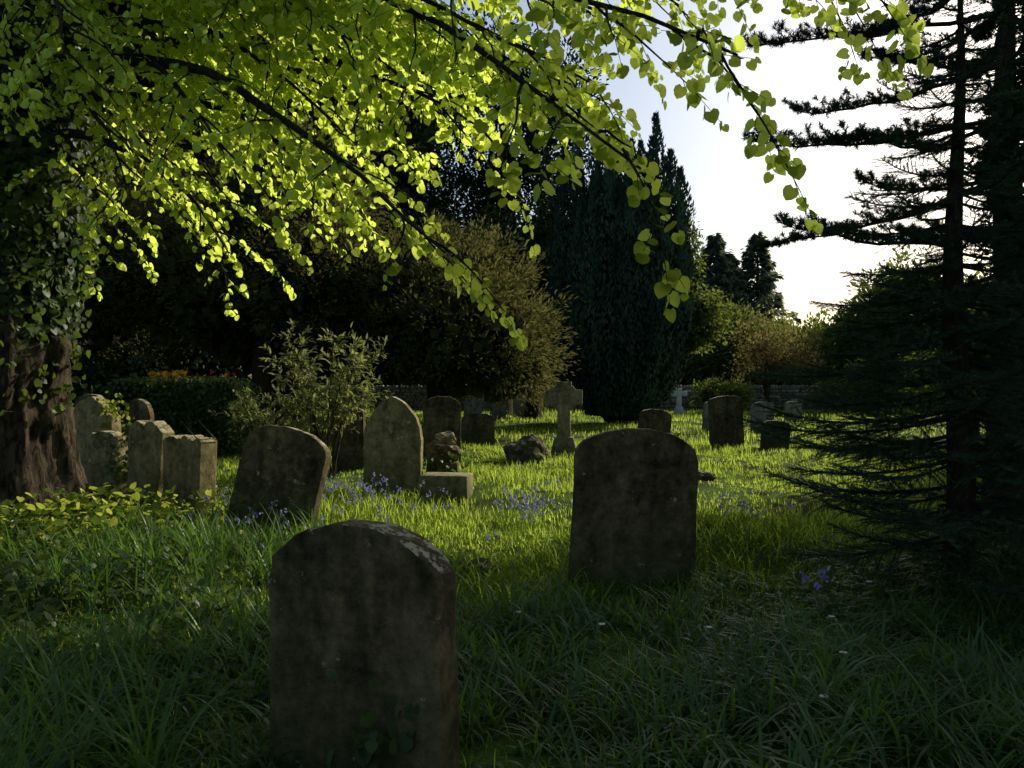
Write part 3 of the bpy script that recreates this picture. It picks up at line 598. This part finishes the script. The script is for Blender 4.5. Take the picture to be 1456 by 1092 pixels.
# ---------------------------------------------------------------- spruce
def spruce(name,cx,cy,H):
    G=Geo(); N=Geo(); up=np.array([0,0,1.])
    tp=np.array([(cx+.03*math.sin(z*2),cy,z) for z in np.linspace(-.1,H,22)])
    tube(G,tp,np.interp(np.linspace(0,H,22),[0,.4,2,H],[.15,.105,.08,.008]),10)
    zs=[.3,.8,1.3,1.8,2.3,3,4,5,H]; Ls=[1.15,1.5,1.5,1.25,.95,.62,.42,.26,.05]
    z=.36;w=0;PP=[];DD=[];NN=[]
    while z<H-.05:
        nb=8 if z<3 else 6
        for k in range(nb):
            a=w*.9+k*6.283/nb+random.gauss(0,.24); L=np.interp(z,zs,Ls)*random.uniform(.55,1.2); zz=z+random.gauss(0,.05)
            h=np.array([math.cos(a),math.sin(a),0]); s=np.array([cx,cy,zz]); e=s+h*L+up*(random.uniform(-.14,.06)*L+.05); pts=bez(s,s+h*L*.55-up*.16*L,e,9)
            tube(G,pts,np.linspace(.012,.003,9),4)
            sd=np.array([-h[1],h[0],0]); nn=int(L/.044)+2
            for q in range(nn):
                t=.12+.88*q/nn; f=t*8; i0=min(int(f),7); p=pts[i0]+(pts[i0+1]-pts[i0])*(f-i0); T=nrm(pts[i0+1]-pts[i0])
                tl=L*.34*(1-t)**.6*random.uniform(.4,1.25)+.05
                for sg in (-1,1):
                    td=nrm(T*.75+sd*sg*.8+up*random.uniform(-.45,.3)); m=max(1,int(tl/.058))
                    tube(G,[p,p+td*tl],[.0025,.0015],3)
                    for j in range(m):
                        PP.append(p+td*(j*.062)); DD.append(td); NN.append(up+rng.normal(0,.2,3))
            for j in range(int(L/.06)):
                f=min(j*.06/L*8,7.99); i0=int(f); PP.append(pts[i0]+(pts[i0+1]-pts[i0])*(f-i0)); DD.append(pts[i0+1]-pts[i0]); NN.append(up)
        z+=random.uniform(.15,.23); w+=1
    PP=np.array(PP);DD=np.array(DD);NN=np.array(NN); print('spruce segs',len(PP))
    scatter(N,SPR,SPR_F,PP,DD,NN,rng.uniform(.9,1.25,len(PP)))
    e=empty(name); G.build('trunk_and_branches',M_TWIG,parent=e); N.build('needles',M_SPRUCE,parent=e)
spruce('spruce_tree',3.25,5.65,4.7)
def pine(name,cx,cy,H):
    G=Geo(); N=Geo(); up=np.array([0,0,1.])
    tube(G,[(cx,cy,-.1),(cx+.1,cy,H*.3),(cx,cy,H*.65),(cx+.1,cy,H)],[.26,.2,.13,.02],10)
    PP=[];DD=[];z=1.6;w=0
    while z<H-.1:
        for k in range(6):
            a=w*2.1+k*1.047+random.gauss(0,.12); 
            lf=1.0 if math.cos(a)>-.3 else (1.08 if k%2==w%2 else .62)
            L=np.interp(z,[1.6,3,4.2,5.8,H],[1.5,2.4,3.3,3.1,.4])*random.uniform(.8,1.02)*lf; h=np.array([math.cos(a),math.sin(a),0]); s=np.array([cx,cy,z+random.gauss(0,.05)])
            e=s+h*L+up*random.uniform(-.10,.10)*L; pts=bez(s,s+h*L*.55+up*(-.12*L),e,12); pts[3:]+=np.cumsum(rng.normal(0,.03,(9,3)),0); tube(G,pts,np.linspace(.035,.005,12),5); sd=np.array([-h[1],h[0],0])
            nn=int(L/.11); ph=random.random()*6
            for q in range(nn):
                t=.25+.75*q/nn; f=t*11; i0=min(int(f),10); p=pts[i0]+(pts[i0+1]-pts[i0])*(f-i0); T=nrm(pts[i0+1]-pts[i0]); tl=(.10+.28*(1.05-t))*random.uniform(.4,1.2)*(1+.5*math.sin(q*1.9+ph))
                for sg in (-1,1):
                    td=nrm(T*.8+sd*sg*.8*random.uniform(.3,1)+up*random.uniform(.0,.6)); te=p+td*tl+up*.12*tl; tube(G,[p,te],[.006,.003],3); m=max(1,int(tl/.045))
                    for j in range(m+1):
                        for _ in range(2 if j>=m-1 else 1):
                            PP.append(p+(te-p)*(j/m)); DD.append(td*.5+up*.6+rng.normal(0,.5,3))
        z+=random.uniform(.52,.68); w+=1
    PP=np.array(PP);DD=np.array(DD);print('pine tufts',len(PP))
    scatter(N,PIN,PIN_F,PP,DD,rdir(len(PP)),rng.uniform(.85,1.35,len(PP)))
    e=empty(name); G.build('trunk_and_branches',M_TWIG,parent=e); N.build('needles',M_PINE,parent=e)
pine('pine_tree',5.85,9.2,7.4)
dk=dict(ncl=110,per=30,cr=.55,ls=.2,wid=.5,outb=.5,up=.1,minz=-.9)
tree('holm_oak_tree',(11.6,13.6),8,.4,[((11.6,13.6,2.2),(2.5,2.4,2.3)),((11.8,13.6,5.2),(2.7,2.6,2.6)),((11.8,13.2,8.0),(2.3,2.3,2.3))],M_DARK,**dk)
tree('holm_oak_tree',(13,9),8,.4,[((13,9,3),(3,3,3)),((13,9,7),(3,3,3))],M_DARK,**dk)
tree('holm_oak_tree',(14.5,4),8,.4,[((14.5,4,3),(3,3,3)),((14.5,4,7),(3,3,3))],M_DARK,**dk)
tree('holly_tree',(8.1,10.3),7,.22,[((8.1,10.3,2.7),(1.6,1.5,1.9)),((8.1,10.3,4.9),(1.7,1.6,2.0)),((8.2,10.3,7.0),(1.4,1.4,1.6))],M_DARK,ncl=150,per=34,cr=.35,ls=.11,wid=.55,outb=.5,up=.1,minz=-.9)
tree('elder_bush',(12.5,21),3,.15,[((13.0,21,2.0),(2.0,1.8,1.9)),((15,22,2.8),(2.2,2,2.6)),((18,21,4),(3,2,4))],M_BROAD,ncl=110,per=30,cr=.45,ls=.17,wid=.6,outb=.4,up=.1)

# ---------------------------------------------------------------- light, sky, camera
w=bpy.data.worlds.new("World"); scene.world=w; w.use_nodes=True
N=w.node_tree.nodes; bg=N['Background']; sky=N.new('ShaderNodeTexSky'); sky.sky_type='NISHITA'; sky.sun_disc=False
sky.sun_elevation=EL; sky.sun_rotation=AZ; sky.altitude=50; sky.air_density=1.1; sky.dust_density=3.0; sky.ozone_density=1.3
w.node_tree.links.new(sky.outputs[0],bg.inputs[0]); bg.inputs[1].default_value=0.14
s=Vector((math.sin(AZ)*math.cos(EL),math.cos(AZ)*math.cos(EL),math.sin(EL)))
ld=bpy.data.lights.new('sun','SUN'); ld.energy=5.0; ld.angle=math.radians(.53); ld.color=(1,.92,.74)
lo=bpy.data.objects.new('sun',ld); scene.collection.objects.link(lo); lo.rotation_euler=s.to_track_quat('Z','Y').to_euler(); lo.location=(20,20,20)
cam=bpy.data.cameras.new('camera'); cam.sensor_width=36; cam.lens=27.2; cam.clip_end=2000; cam.clip_start=.05
co=bpy.data.objects.new('camera',cam); scene.collection.objects.link(co); co.location=(0,0,1.5); co.rotation_euler=(math.radians(90),0,0); scene.camera=co
print('polys',sum(len(o.data.polygons) for o in bpy.data.objects if o.type=='MESH'))
